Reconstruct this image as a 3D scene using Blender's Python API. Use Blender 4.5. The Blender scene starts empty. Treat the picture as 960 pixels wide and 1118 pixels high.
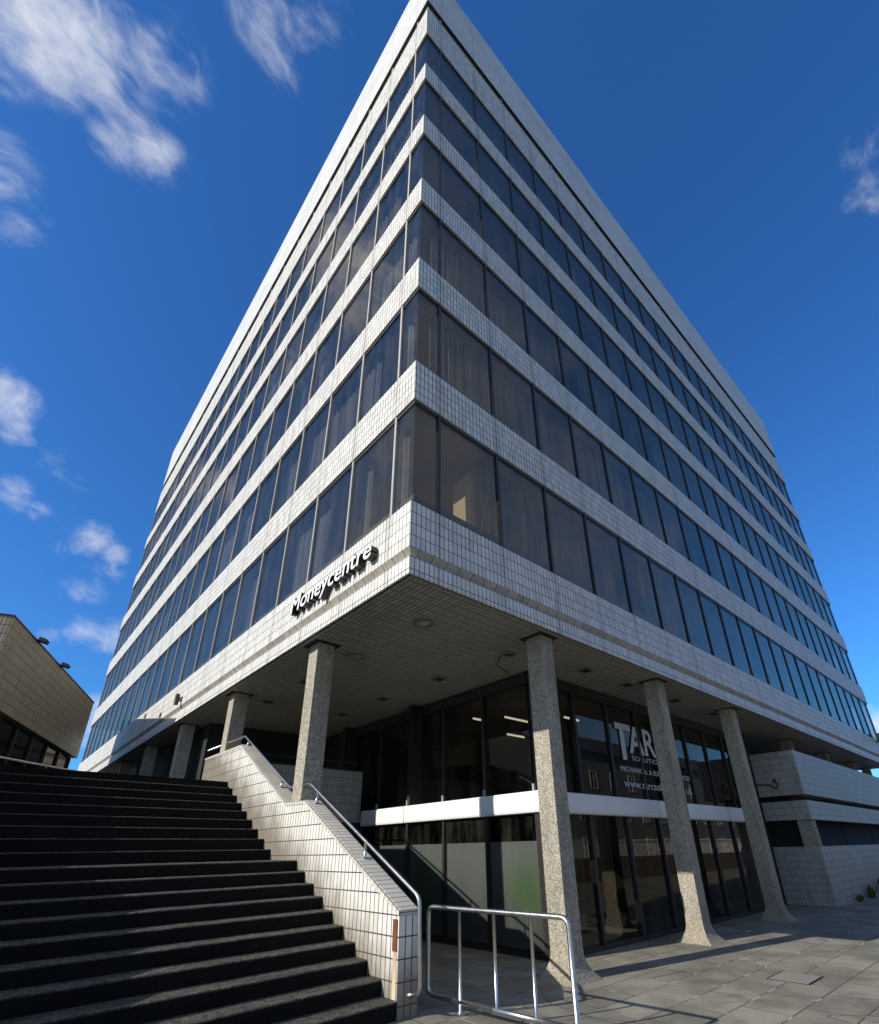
import bpy, math, random
from mathutils import Vector, Matrix
random.seed(7)
C = bpy.context.scene.collection
SC = bpy.context.scene
ORG = {}

# ------------------------------------------------------------------ helpers
class MB:
    """collects faces (world coordinates) and links them as ONE mesh object"""
    def __init__(s, u0=0.0, v0=0.0):
        s.v = []; s.f = []; s.m = []; s.uv = []; s.u0 = u0; s.v0 = v0; s.sm = []
    def face(s, pts, m=0, uv=None, smooth=False):
        pts = [Vector(p) for p in pts]
        i = len(s.v); s.v += pts; s.f.append(list(range(i, i + len(pts)))); s.m.append(m); s.sm.append(smooth)
        if uv is None:
            n = Vector((0, 0, 0))
            for a in range(len(pts)):
                p, q = pts[a], pts[(a + 1) % len(pts)]
                n += Vector(((p.y - q.y) * (p.z + q.z), (p.z - q.z) * (p.x + q.x), (p.x - q.x) * (p.y + q.y)))
            if n.length: n.normalize()
            if abs(n.z) > .8: uv = [(p.x, p.y) for p in pts]
            else:
                t = Vector((-n.y, n.x, 0)); t.normalize()
                uv = [(p.dot(t) - s.u0, p.z - s.v0) for p in pts]
        s.uv += uv
    def box(s, x0, x1, y0, y1, z0, z1, m=0, mt=None, mb=None):
        mt = m if mt is None else mt; mb = m if mb is None else mb
        a = [(x0,y0),(x1,y0),(x1,y1),(x0,y1)]
        for k in range(4):
            p, q = a[k], a[(k+1) % 4]
            s.face([(*p,z0),(*q,z0),(*q,z1),(*p,z1)], m)
        s.face([(*p,z1) for p in a], mt); s.face([(*p,z0) for p in reversed(a)], mb)
    def prism(s, pts, z0, z1, m=0, mt=None):
        """pts: plan polygon, counter-clockwise"""
        n = len(pts)
        for k in range(n):
            p, q = pts[k], pts[(k+1) % n]
            s.face([(*p,z0),(*q,z0),(*q,z1),(*p,z1)], m)
        s.face([(*p,z1) for p in pts], m if mt is None else mt); s.face([(*p,z0) for p in reversed(pts)], m)
    def obox(s, c, ax, ay, az, m=0):
        """oriented box: centre and three half-axis vectors"""
        c, ax, ay, az = Vector(c), Vector(ax), Vector(ay), Vector(az)
        P = lambda i, j, k: c + ax*i + ay*j + az*k
        for q in (((-1,-1,-1),(-1,1,-1),(1,1,-1),(1,-1,-1)), ((-1,-1,1),(1,-1,1),(1,1,1),(-1,1,1)),
                  ((-1,-1,-1),(1,-1,-1),(1,-1,1),(-1,-1,1)), ((1,1,-1),(-1,1,-1),(-1,1,1),(1,1,1)),
                  ((1,-1,-1),(1,1,-1),(1,1,1),(1,-1,1)), ((-1,1,-1),(-1,-1,-1),(-1,-1,1),(-1,1,1))):
            s.face([P(*t) for t in q], m)
    def tube(s, path, r, n=12, m=0, cap=True):
        path = [Vector(p) for p in path]; rings = []
        up = Vector((0.13, 0.21, 1)).normalized(); prev = None
        for i, p in enumerate(path):
            d = (path[min(i+1, len(path)-1)] - path[max(i-1, 0)]).normalized()
            a = d.cross(prev if prev else up)
            if a.length < 1e-4: a = d.cross(Vector((1,0,0)))
            a.normalize(); b = a.cross(d).normalized(); prev = b
            rr = r[i] if isinstance(r, (list, tuple)) else r
            rings.append([p + a*math.cos(2*math.pi*k/n)*rr + b*math.sin(2*math.pi*k/n)*rr for k in range(n)])
        for i in range(len(rings)-1):
            for k in range(n):
                l = (k+1) % n
                s.face([rings[i][k], rings[i][l], rings[i+1][l], rings[i+1][k]], m, smooth=True)
        if cap:
            s.face(rings[0], m); s.face(list(reversed(rings[-1])), m)
    def lathe(s, c, prof, n=24, m=0):
        """prof: list of (radius, z) ; axis z through c"""
        c = Vector(c)
        R = [[c + Vector((math.cos(2*math.pi*k/n)*r, math.sin(2*math.pi*k/n)*r, z)) for k in range(n)] for r, z in prof]
        for i in range(len(R)-1):
            for k in range(n):
                l = (k+1) % n
                s.face([R[i][k], R[i][l], R[i+1][l], R[i+1][k]], m)
    def build(s, name, mats, parent=None, org=None):
        if not isinstance(mats, (list, tuple)): mats = [mats]
        o = Vector(org) if org is not None else (ORG.get(parent.name, Vector((0,0,0))) if parent else Vector((0,0,0)))
        me = bpy.data.meshes.new(name)
        vs = [tuple(p - o) for p in s.v]
        me.from_pydata(vs, [], s.f)
        for m in mats: me.materials.append(m)
        me.polygons.foreach_set('material_index', s.m)
        me.polygons.foreach_set('use_smooth', s.sm)
        l = me.uv_layers.new(name='UVMap')
        l.data.foreach_set('uv', [c for t in s.uv for c in t])
        me.update()
        ob = bpy.data.objects.new(name, me); C.objects.link(ob)
        if parent is not None: ob.parent = parent
        else: ob.location = o
        ORG[ob.name] = o
        if any(s.sm):
            import bmesh
            bm = bmesh.new(); bm.from_mesh(me); bmesh.ops.remove_doubles(bm, verts=bm.verts, dist=1e-5); bm.to_mesh(me); bm.free()
        return ob

def thing(name, label, cat, loc=(0,0,0), group=None):
    o = bpy.data.objects.new(name, None); C.objects.link(o); o.location = loc; o.empty_display_size = .2
    ORG[o.name] = Vector(loc); o['label'] = label; o['category'] = cat
    if group: o['group'] = group
    return o
def tag(o, label, cat, group=None):
    o['label'] = label; o['category'] = cat
    if group: o['group'] = group
    return o
def struct(o): o['kind'] = 'structure'; return o
def lerp(a, b, t): return a + (b-a)*t
def sstep(a, b, x):
    t = min(1, max(0, (x-a)/(b-a))); return t*t*(3-2*t)

# ------------------------------------------------------------------ materials
class NT:
    def __init__(s, name):
        s.m = bpy.data.materials.new(name); s.m.use_nodes = True
        s.t = s.m.node_tree; s.t.nodes.clear()
        s.out = s.t.nodes.new('ShaderNodeOutputMaterial')
    def n(s, typ, **kw):
        nd = s.t.nodes.new(typ)
        for k, v in kw.items(): setattr(nd, k, v)
        return nd
    def lk(s, a, b): s.t.links.new(a, b)
    def setin(s, nd, key, val):
        if hasattr(val, 'is_linked') or isinstance(val, bpy.types.NodeSocket): s.lk(val, nd.inputs[key])
        else: nd.inputs[key].default_value = val
    def math(s, op, a, b=0.0, c=None):
        nd = s.n('ShaderNodeMath', operation=op); s.setin(nd, 0, a); s.setin(nd, 1, b)
        if c is not None: s.setin(nd, 2, c)
        return nd.outputs[0]
    def mix(s, f, a, b, blend='MIX'):
        nd = s.n('ShaderNodeMix', data_type='RGBA', blend_type=blend)
        s.setin(nd, 0, f); s.setin(nd, 6, a if not isinstance(a, tuple) else (*a, 1)[:4]); s.setin(nd, 7, b if not isinstance(b, tuple) else (*b, 1)[:4])
        return nd.outputs[2]
    def noise(s, vec=None, scale=5, detail=4, rough=.55, dist=0.0):
        nd = s.n('ShaderNodeTexNoise'); nd.inputs['Scale'].default_value = scale; nd.inputs['Detail'].default_value = detail
        nd.inputs['Roughness'].default_value = rough; nd.inputs['Distortion'].default_value = dist
        if vec is not None: s.lk(vec, nd.inputs['Vector'])
        return nd.outputs['Fac']
    def ramp(s, f, p0, p1, lo=0.0, hi=1.0):
        nd = s.n('ShaderNodeMapRange', interpolation_type='SMOOTHSTEP'); s.setin(nd, 0, f)
        nd.inputs[1].default_value = p0; nd.inputs[2].default_value = p1; nd.inputs[3].default_value = lo; nd.inputs[4].default_value = hi
        return nd.outputs[0]
    def vec(s, x, y, z=0.0):
        nd = s.n('ShaderNodeCombineXYZ'); s.setin(nd, 0, x); s.setin(nd, 1, y); s.setin(nd, 2, z); return nd.outputs[0]
    def pos(s): return s.n('ShaderNodeNewGeometry').outputs['Position']
    def sep(s, v):
        nd = s.n('ShaderNodeSeparateXYZ'); s.lk(v, nd.inputs[0]); return nd.outputs
    def uvs(s):
        nd = s.n('ShaderNodeTexCoord'); return s.sep(nd.outputs['UV'])
    def scaled(s, v, k):
        nd = s.n('ShaderNodeVectorMath', operation='MULTIPLY'); s.lk(v, nd.inputs[0]); nd.inputs[1].default_value = k; return nd.outputs[0]
    def bsdf(s, color, rough=.5, metal=0.0, spec=.5, bump=None, bstr=.3, bdist=.01):
        b = s.n('ShaderNodeBsdfPrincipled')
        s.setin(b, 'Base Color', color if not isinstance(color, tuple) else (*color, 1)[:4])
        s.setin(b, 'Roughness', rough); s.setin(b, 'Metallic', metal); b.inputs['Specular IOR Level'].default_value = spec
        if bump is not None:
            bn = s.n('ShaderNodeBump'); bn.inputs['Strength'].default_value = bstr; bn.inputs['Distance'].default_value = bdist
            s.lk(bump, bn.inputs['Height']); s.lk(bn.outputs[0], b.inputs['Normal'])
        s.lk(b.outputs[0], s.out.inputs[0]); return b
    def done(s): return s.m

def tile_mat(name, c1, c2, grout, tw=.1, rh=.2072, joint=0.0, stain=.25, stain_col=(.16,.13,.09), rough=.38, mortar=.0045, low_dirt=None, vgrout=1.0):
    t = NT(name); u, v, _ = t.uvs()
    ua = t.math('ABSOLUTE', u)
    ua = t.math('ADD', ua, 160 - .62) if joint else t.math('ADD', ua, 100.0)
    vv = t.math('ADD', v, rh*400)
    br = t.n('ShaderNodeTexBrick', offset=0.0, offset_frequency=1, squash=1.0)
    t.lk(t.vec(ua, vv), br.inputs['Vector'])
    br.inputs['Color1'].default_value = (*c1,1); br.inputs['Color2'].default_value = (*c2,1); br.inputs['Mortar'].default_value = (*grout,1)
    br.inputs['Scale'].default_value = 1; br.inputs['Mortar Size'].default_value = mortar; br.inputs['Mortar Smooth'].default_value = .2
    br.inputs['Brick Width'].default_value = tw; br.inputs['Row Height'].default_value = rh
    col = br.outputs['Color']
    # vertical dirt streaks and broad tone drift
    st = t.noise(t.vec(t.math('MULTIPLY', u, 5.0), t.math('MULTIPLY', v, .45), 3.1), 1.0, 5, .6)
    st = t.ramp(st, .5, .74)
    bl = t.ramp(t.noise(t.scaled(t.pos(), (.5,.5,.5)), 1.0, 4, .6), .35, .7)
    col = t.mix(t.math('MULTIPLY', st, stain), col, stain_col)
    col = t.mix(t.math('MULTIPLY', bl, stain*.55), col, tuple(x*.72 for x in c1))
    if joint:
        jm = t.math('MODULO', ua, joint); jm = t.math('LESS_THAN', t.math('ABSOLUTE', t.math('SUBTRACT', jm, joint/2)), 99) if False else t.math('MINIMUM', jm, t.math('SUBTRACT', joint, jm))
        jl = t.math('LESS_THAN', jm, .011)
        col = t.mix(t.math('MULTIPLY', jl, .75), col, tuple(x*.8 for x in grout))
        # grime trailing beside the panel joints
        jd = t.ramp(jm, .16, .0); jd = t.math('MULTIPLY', jd, t.noise(t.vec(t.math('MULTIPLY', u, 9.0), t.math('MULTIPLY', v, 2.0)), 1.0, 3))
        col = t.mix(t.math('MULTIPLY', jd, .4), col, stain_col)
    if low_dirt is not None:
        pz = t.sep(t.pos())
        # grime following the rising steps: height above the stair line
        hl = t.math('SUBTRACT', pz[2], t.math('MULTIPLY_ADD', pz[1], .46, .22))
        d = t.ramp(t.math('ADD', hl, t.math('MULTIPLY', t.noise(t.scaled(t.pos(), (2.,2.,1.2)), 1.5, 5, .65), .9)), 1.15, .3)
        col = t.mix(t.math('MULTIPLY', d, low_dirt), col, (.11,.085,.05))
    fine = t.noise(t.pos(), 35, 3, .6)
    col = t.mix(.12, col, fine, 'OVERLAY')
    t.bsdf(col, t.math('MULTIPLY_ADD', fine, .3, rough-.05), 0, .28, t.math('SUBTRACT', 1.0, br.outputs['Fac']), .35, .004)
    return t.done()

def plain(name, col, rough=.5, metal=0.0, var=.15, scale=8, spec=.5, bump=0.0):
    t = NT(name); n = t.noise(t.pos(), scale, 5, .6)
    c = t.mix(n, tuple(x*(1-var) for x in col), tuple(min(1, x*(1+var)) for x in col))
    t.bsdf(c, t.math('MULTIPLY_ADD', n, .2, rough-.1), metal, spec, n if bump else None, bump, .01)
    return t.done()

M = {}
M['tile'] = tile_mat('white_wall_tile', (.78,.765,.72), (.60,.585,.54), (.04,.038,.035), joint=1.6, stain=.4, mortar=.009)
M['tile_fascia'] = tile_mat('white_fascia_tile', (.78,.765,.72), (.61,.595,.55), (.04,.038,.035), rh=.2275, joint=1.6, stain=.4, mortar=.008)
M['tile_bevel'] = tile_mat('reveal_tile', (.50,.465,.40), (.38,.35,.30), (.05,.045,.04), tw=.3, rh=5, stain=.5, mortar=.008)
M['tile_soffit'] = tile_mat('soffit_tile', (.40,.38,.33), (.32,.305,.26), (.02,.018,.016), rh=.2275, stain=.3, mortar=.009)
M['tile_stair'] = tile_mat('stair_wall_tile', (.82,.80,.74), (.70,.68,.62), (.03,.027,.023), rh=.225, stain=.3, mortar=.0085, stain_col=(.2,.15,.09), low_dirt=.8)
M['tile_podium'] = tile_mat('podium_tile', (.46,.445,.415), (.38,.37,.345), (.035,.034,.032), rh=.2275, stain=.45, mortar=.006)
M['tile_tan'] = tile_mat('tan_block_tile', (.42,.37,.285), (.32,.28,.215), (.05,.042,.032), rh=.2833, stain=.75, stain_col=(.17,.115,.07), mortar=.013)
M['ceiling'] = plain('office_ceiling', (.5,.49,.46), .8)
M['inner'] = plain('office_inner_wall', (.28,.26,.23), .8)
M['cream'] = plain('cream_partition', (.75,.62,.38), .8, var=.06)
M['mullion_shade'] = plain('shade_side_mullion', (.035,.035,.036), .4, .3, .15)  # same mullions as the sunlit face, with shade put into the colour
M['blackframe'] = plain('black_bronze_frame', (.022,.021,.021), .45, .0, .3)
M['mullion'] = plain('aluminium_mullion', (.40,.39,.37), .45, .35, .12)
M['black'] = plain('void_shade_black', (.012,.012,.012), .7)  # near-black stands in for deep shade in voids; also plain black bits
M['alu'] = plain('pale_band_metal', (.80,.80,.79), .45, .0, .04, 3)
M['steel'] = plain('brushed_steel', (.62,.61,.59), .32, 1.0, .06, 12)
M['rust'] = plain('rusty_iron', (.16,.05,.022), .85, 0, .5, 30)
M['whitevinyl'] = plain('white_vinyl', (.66,.66,.66), .6, 0, .08)
M['fitting'] = plain('grey_light_fitting', (.2,.2,.19), .5, .3)
M['lens'] = plain('dusty_lens', (.3,.29,.26), .3, 0, .1)
M['louvre'] = plain('dark_louvre', (.035,.035,.035), .6)
M['roof'] = plain('roof_felt', (.08,.08,.08), .9)
M['lamp_black'] = plain('black_lamp_housing', (.02,.02,.02), .5)

def cladding():
    t = NT('ribbed_parapet_cladding'); u, v, _ = t.uvs()
    s = t.noise(t.vec(t.math('MULTIPLY', u, 14.0), t.math('MULTIPLY', v, 1.1)), 1.0, 6, .7)
    s2 = t.noise(t.scaled(t.pos(), (.35,.35,.9)), 1.0, 5, .6)
    line = t.math('LESS_THAN', t.math('MODULO', t.math('ADD', t.math('ABSOLUTE', u), 16-.62), .1), .012)
    j = t.math('LESS_THAN', t.math('MODULO', t.math('ADD', t.math('ABSOLUTE', u), 160-.62), 1.6), .03)
    c = t.mix(t.ramp(s, .3, .75), (.72,.72,.70), (.50,.50,.49))
    c = t.mix(t.math('MULTIPLY', t.ramp(s2, .4, .7), .35), c, (.33,.34,.34))
    c = t.mix(t.math('MULTIPLY', line, .55), c, (.1,.1,.1)); c = t.mix(t.math('MULTIPLY', j, .5), c, (.12,.12,.12))
    t.bsdf(c, .5, 0, .4, s, .2, .01); return t.done()
M['clad'] = cladding()

def aggregate():
    t = NT('exposed_aggregate_concrete'); p = t.pos()
    vo = t.n('ShaderNodeTexVoronoi'); vo.inputs['Scale'].default_value = 55; t.lk(p, vo.inputs['Vector'])
    n1 = t.noise(p, 48, 5, .7); n2 = t.noise(t.scaled(p, (1.6,1.6,.5)), 1.3, 5, .6)
    sp = t.sep(vo.outputs['Color'])[0]
    c = t.mix(t.ramp(sp, .1, .95), (.23,.21,.17), (.54,.49,.395))
    c = t.mix(t.ramp(n1, .55, .68), c, (.12,.105,.085))
    c = t.mix(t.math('MULTIPLY', t.ramp(n2, .42, .7), .5), c, (.17,.15,.12))
    z = t.sep(p)[2]
    c = t.mix(t.ramp(z, .75, .1, 0, .35), c, (.24,.2,.14))
    t.bsdf(c, .88, 0, .25, t.math('ADD', n1, t.math('MULTIPLY', vo.outputs['Distance'], 2.0)), .35, .008); return t.done()
M['agg'] = aggregate()

def step_stone():
    t = NT('dark_worn_step_stone'); p = t.pos()
    g = t.noise(p, 55, 3, .8); g2 = t.noise(p, 17, 5, .75); n2 = t.noise(t.scaled(p, (.7,2.5,2.)), 1.6, 6, .65)
    grain = t.ramp(t.math('MULTIPLY_ADD', g, .6, t.math('MULTIPLY', g2, .4)), .40, .62)
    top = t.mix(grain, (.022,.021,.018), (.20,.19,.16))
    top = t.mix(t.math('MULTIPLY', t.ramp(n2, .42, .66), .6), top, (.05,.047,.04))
    side = t.mix(n2, (.004,.004,.004), (.016,.0155,.014))  # near-black risers carry their shade in the colour
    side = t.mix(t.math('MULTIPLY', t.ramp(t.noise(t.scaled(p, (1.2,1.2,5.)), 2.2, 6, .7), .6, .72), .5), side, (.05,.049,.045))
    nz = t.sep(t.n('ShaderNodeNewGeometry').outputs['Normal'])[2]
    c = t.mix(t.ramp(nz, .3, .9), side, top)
    t.bsdf(c, .9, 0, .15, t.math('MULTIPLY_ADD', g2, 1.0, g), .9, .015); return t.done()
M['step'] = step_stone()

def paving():
    t = NT('flagstone_paving'); p = t.sep(t.pos())
    wob = t.noise(t.pos(), .8, 3, .5)
    x = t.math('ADD', t.math('MULTIPLY_ADD', wob, .05, p[0]), 300.0); y = t.math('ADD', t.math('MULTIPLY_ADD', wob, -.05, p[1]), 300.3)
    br = t.n('ShaderNodeTexBrick', offset=.5, offset_frequency=2)
    t.lk(t.vec(x, y), br.inputs['Vector'])
    br.inputs['Color1'].default_value = (.33,.305,.245,1); br.inputs['Color2'].default_value = (.235,.217,.17,1); br.inputs['Mortar'].default_value = (.035,.033,.026,1)
    br.inputs['Scale'].default_value = 1; br.inputs['Mortar Size'].default_value = .010; br.inputs['Mortar Smooth'].default_value = .5
    br.inputs['Brick Width'].default_value = .92; br.inputs['Row Height'].default_value = .61
    n1 = t.noise(t.pos(), 45, 5, .7); n2 = t.noise(t.pos(), 1.1, 6, .65); n3 = t.noise(t.pos(), .35, 4, .6)
    c = br.outputs['Color']
    c = t.mix(t.ramp(n2, .36, .64, 0, .7), c, (.135,.125,.10))
    c = t.mix(t.ramp(n3, .52, .72, 0, .35), c, (.36,.33,.27))
    # pale lime bloom and moss along some joints
    gl = t.math('MULTIPLY', t.ramp(br.outputs['Fac'], .2, .9), t.ramp(t.noise(t.pos(), 1.9, 2, .5), .58, .64))
    c = t.mix(gl, c, (.55,.52,.45))
    gm = t.math('MULTIPLY', t.ramp(br.outputs['Fac'], .2, .9), t.ramp(t.noise(t.pos(), 2.6, 2, .5), .58, .66))
    c = t.mix(gm, c, (.07,.08,.03))
    vo = t.n('ShaderNodeTexVoronoi'); vo.inputs['Scale'].default_value = 3.2; t.lk(t.pos(), vo.inputs['Vector'])
    gum = t.math('MULTIPLY', t.math('LESS_THAN', vo.outputs['Distance'], .075), t.math('GREATER_THAN', t.sep(vo.outputs['Color'])[0], .45))
    c = t.mix(t.math('MULTIPLY', gum, .55), c, (.09,.085,.075))
    ed = t.n('ShaderNodeTexVoronoi', feature='DISTANCE_TO_EDGE'); ed.inputs['Scale'].default_value = .7; t.lk(t.pos(), ed.inputs['Vector'])
    crack = t.math('MULTIPLY', t.math('LESS_THAN', ed.outputs['Distance'], .006), t.ramp(t.noise(t.pos(), .6, 2), .55, .6))
    c = t.mix(t.math('MULTIPLY', crack, .8), c, (.04,.037,.03))
    c = t.mix(.4, c, n1, 'OVERLAY')
    h = t.math('SUBTRACT', t.math('MULTIPLY', n1, .35), br.outputs['Fac'])
    t.bsdf(c, .8, 0, .3, h, .6, .01); return t.done()
M['paving'] = paving()

def glass(name, tint, f0, refl=(.95,.87,.75), panes=True, maxr=.60):
    t = NT(name)
    geo = t.n('ShaderNodeNewGeometry'); p = geo.outputs['Position']
    lw = t.n('ShaderNodeLayerWeight'); lw.inputs['Blend'].default_value = .5
    q = t.math('POWER', lw.outputs['Facing'], 3.6)
    fac = t.math('MULTIPLY_ADD', q, maxr - f0, f0)
    tr = t.n('ShaderNodeBsdfTransparent'); tr.inputs[0].default_value = (*tint,1)
    gl = t.n('ShaderNodeBsdfGlossy'); gl.inputs['Color'].default_value = (*refl,1); gl.inputs['Roughness'].default_value = .015
    # each pane sits a little out of true, and is slightly wavy
    oi = t.sep(p)
    if panes:
        cell = t.vec(t.math('FLOOR', t.math('DIVIDE', t.math('SUBTRACT', oi[0], .62), 1.6)), t.math('FLOOR', t.math('DIVIDE', t.math('SUBTRACT', oi[1], .62), 1.6)), t.math('FLOOR', t.math('DIVIDE', oi[2], 3.4)))
        wn = t.n('ShaderNodeTexWhiteNoise', noise_dimensions='3D'); t.lk(cell, wn.inputs['Vector'])
        rnd = t.n('ShaderNodeVectorMath', operation='MULTIPLY_ADD'); t.lk(wn.outputs['Color'], rnd.inputs[0]); rnd.inputs[1].default_value = (.02,)*3; rnd.inputs[2].default_value = (-.01,)*3
        add = t.n('ShaderNodeVectorMath', operation='ADD'); t.lk(geo.outputs['Normal'], add.inputs[0]); t.lk(rnd.outputs[0], add.inputs[1])
        base = add.outputs[0]
    else: base = geo.outputs['Normal']
    bn = t.n('ShaderNodeBump'); bn.inputs['Strength'].default_value = .06; bn.inputs['Distance'].default_value = .02
    t.lk(t.noise(p, .9, 2, .5), bn.inputs['Height']); t.lk(base, bn.inputs['Normal'])
    t.lk(bn.outputs[0], gl.inputs['Normal'])
    mx = t.n('ShaderNodeMixShader'); t.lk(fac, mx.inputs[0]); t.lk(tr.outputs[0], mx.inputs[1]); t.lk(gl.outputs[0], mx.inputs[2])
    # thin film of street dirt
    df = t.n('ShaderNodeBsdfDiffuse'); df.inputs['Color'].default_value = (.28,.26,.23,1)
    dirt = t.math('MULTIPLY', t.ramp(t.noise(t.scaled(p, (2.5,2.5,.5)), 1.2, 5, .65), .35, .8), .10)
    m2 = t.n('ShaderNodeMixShader'); t.lk(dirt, m2.inputs[0]); t.lk(mx.outputs[0], m2.inputs[1]); t.lk(df.outputs[0], m2.inputs[2])
    t.lk(m2.outputs[0], t.out.inputs[0]); return t.done()
M['glass'] = glass('tinted_office_glass', (.53,.52,.50), .085)
M['darkglass'] = glass('dark_strip_glass', (.2,.2,.2), .04, panes=False, maxr=.25)
M['shopglass'] = glass('ground_floor_glass', (.40,.41,.40), .042, panes=False)

def curtain():
    t = NT('net_curtain'); p = t.pos(); s = t.sep(p)
    a = t.math('ADD', s[0], s[1])
    n = t.noise(t.vec(t.math('MULTIPLY', a, 11.0), t.math('MULTIPLY', s[2], .12)), 1.0, 4, .7)
    n = t.ramp(n, .32, .68)
    n2 = t.noise(p, .4, 2, .5)
    c = t.mix(n, (.25,.242,.23), (.74,.725,.69)); c = t.mix(t.ramp(n2, .35, .65, 0, .5), c, (.27,.25,.23))
    d = t.n('ShaderNodeBsdfDiffuse'); t.lk(c, d.inputs[0]); tl = t.n('ShaderNodeBsdfTranslucent'); t.lk(c, tl.inputs[0])
    mx = t.n('ShaderNodeMixShader'); mx.inputs[0].default_value = .4; t.lk(d.outputs[0], mx.inputs[1]); t.lk(tl.outputs[0], mx.inputs[2])
    t.lk(mx.outputs[0], t.out.inputs[0]); return t.done()
M['curtain'] = curtain()

def film():
    t = NT('frosted_window_film'); p = t.pos(); s = t.sep(p)
    dg = t.n('ShaderNodeVectorMath', operation='DISTANCE'); t.lk(p, dg.inputs[0]); dg.inputs[1].default_value = (4.63,2.05,1.15)
    dh = t.n('ShaderNodeVectorMath', operation='DISTANCE'); t.lk(p, dh.inputs[0]); dh.inputs[1].default_value = (4.63,5.4,1.2)
    nz = t.math('MULTIPLY_ADD', t.noise(p, 2.5, 3), .7, .6)
    g = t.math('MAXIMUM', t.ramp(dg.outputs['Value'], .8, .05, 0, .6), t.ramp(dh.outputs['Value'], .8, .05, 0, .4))
    up = t.ramp(s[2], .2, 1.9)
    c = t.mix(up, (.30,.33,.32), (.56,.60,.58))
    c = t.mix(t.math('MULTIPLY', g, nz), c, (.20,.52,.06))
    t.bsdf(c, .35, 0, .4); return t.done()
M['film'] = film()

def emis(name, col, st):
    t = NT(name); e = t.n('ShaderNodeEmission'); e.inputs[0].default_value = (*col,1); e.inputs[1].default_value = st
    t.lk(e.outputs[0], t.out.inputs[0]); return t.done()
M['tube'] = emis('lit_tube', (1,.86,.6), 1.4)

def leaf():
    t = NT('weed_leaf'); n = t.noise(t.pos(), 20, 3)
    t.bsdf(t.mix(n, (.03,.05,.015), (.09,.11,.04)), .7, 0, .3); return t.done()
M['leaf'] = leaf()
def housewall():
    t = NT('red_brick'); u, v, _ = t.uvs(); br = t.n('ShaderNodeTexBrick'); t.lk(t.vec(u, v), br.inputs['Vector'])
    br.inputs['Scale'].default_value = 1; br.inputs['Brick Width'].default_value = .225; br.inputs['Row Height'].default_value = .075; br.inputs['Mortar Size'].default_value = .006
    br.inputs['Color1'].default_value = (.2,.12,.085,1); br.inputs['Color2'].default_value = (.27,.18,.13,1); br.inputs['Mortar'].default_value = (.26,.24,.2,1)
    t.bsdf(br.outputs['Color'], .85, 0, .2); return t.done()
M['brick'] = housewall()
M['render'] = plain('grey_render', (.3,.28,.25), .85)
M['slate'] = plain('slate_roof', (.07,.07,.075), .7)
M['whitepaint'] = plain('white_paint', (.78,.78,.76), .5, 0, .04)
M['manhole'] = plain('stone_infill_cover', (.25,.235,.2), .85, 0, .4, 25, bump=.5)

# ------------------------------------------------------------------ ground
def gz(x, y): return .15*sstep(3.2, .1, x)
xs = [-400,-120,-40,-15,-8,-4,-2,-.5] + [.0+.2*i for i in range(18)] + [3.8,4.6,6,9,14,20,30,45,80,200,600]
ys = [-400,-120,-40,-20,-10,-6,-4,-2,-1,0,1,2,4,8,12,20,40,80,200,600]
g = MB()
for i in range(len(xs)-1):
    for j in range(len(ys)-1):
        q = [(xs[i],ys[j]),(xs[i+1],ys[j]),(xs[i+1],ys[j+1]),(xs[i],ys[j+1])]
        g.face([(a,b,gz(a,b)) for a,b in q], smooth=True)
struct(g.build('pavement', M['paving']))

# ------------------------------------------------------------------ the office tower
L = 34.84; OFF = .62; P = 1.6; NB = 21
H = 3.4; SILL0 = 7.2; HEAD0 = 9.58; SPH = 1.036; SOF = 5.81; TOPB = 28.64; PARB = 29.34; PART = 33.0
tower = thing('office_tower', 'tall square office block with white tiled bands and dark window strips, raised on columns', 'office building', (L/2, L/2, 0))

def ring(mb, prof, m):
    """sweep a profile [(inset, z)] (from top to bottom) round the four sides; m: material index for each segment"""
    for k in range(len(prof)-1):
        (d0,z0),(d1,z1) = prof[k], prof[k+1]
        c0 = [(d0,d0),(L-d0,d0),(L-d0,L-d0),(d0,L-d0)]; c1 = [(d1,d1),(L-d1,d1),(L-d1,L-d1),(d1,L-d1)]
        for s in range(4):
            e = (s+1) % 4
            mb.face([(*c1[s],z1),(*c1[e],z1),(*c0[e],z0),(*c0[s],z0)], m[k])

mb = MB(v0=6.29)
ring(mb, [(.35,7.2),(0,7.2),(0,6.29)], [0,0])
mb.face([(.35,.35,7.2),(L-.35,.35,7.2),(L-.35,L-.35,7.2),(.35,L-.35,7.2)], 1)
mb.build('fascia', [M['tile_fascia'], M['ceiling']], tower)
mb = MB(); ring(mb, [(.0,6.289),(.12,6.14)], [0]); mb.build('fascia_reveal', [M['tile_bevel']], tower)
mb = MB(v0=5.81-.14); ring(mb, [(.12,6.14),(.02,6.138),(.02,SOF),(.06,SOF),(.06,SOF+.05),(.1,SOF+.05),(.1,SOF+.01)], [0,0,0,1,1,1]); mb.build('fascia_lip', [M['tile_fascia'], M['blackframe']], tower)
mb = MB(); mb.face([(.1,.1,SOF+.01),(.1,L-.1,SOF+.01),(L-.1,L-.1,SOF+.01),(L-.1,.1,SOF+.01)]); mb.build('soffit', M['tile_soffit'], tower)

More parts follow.
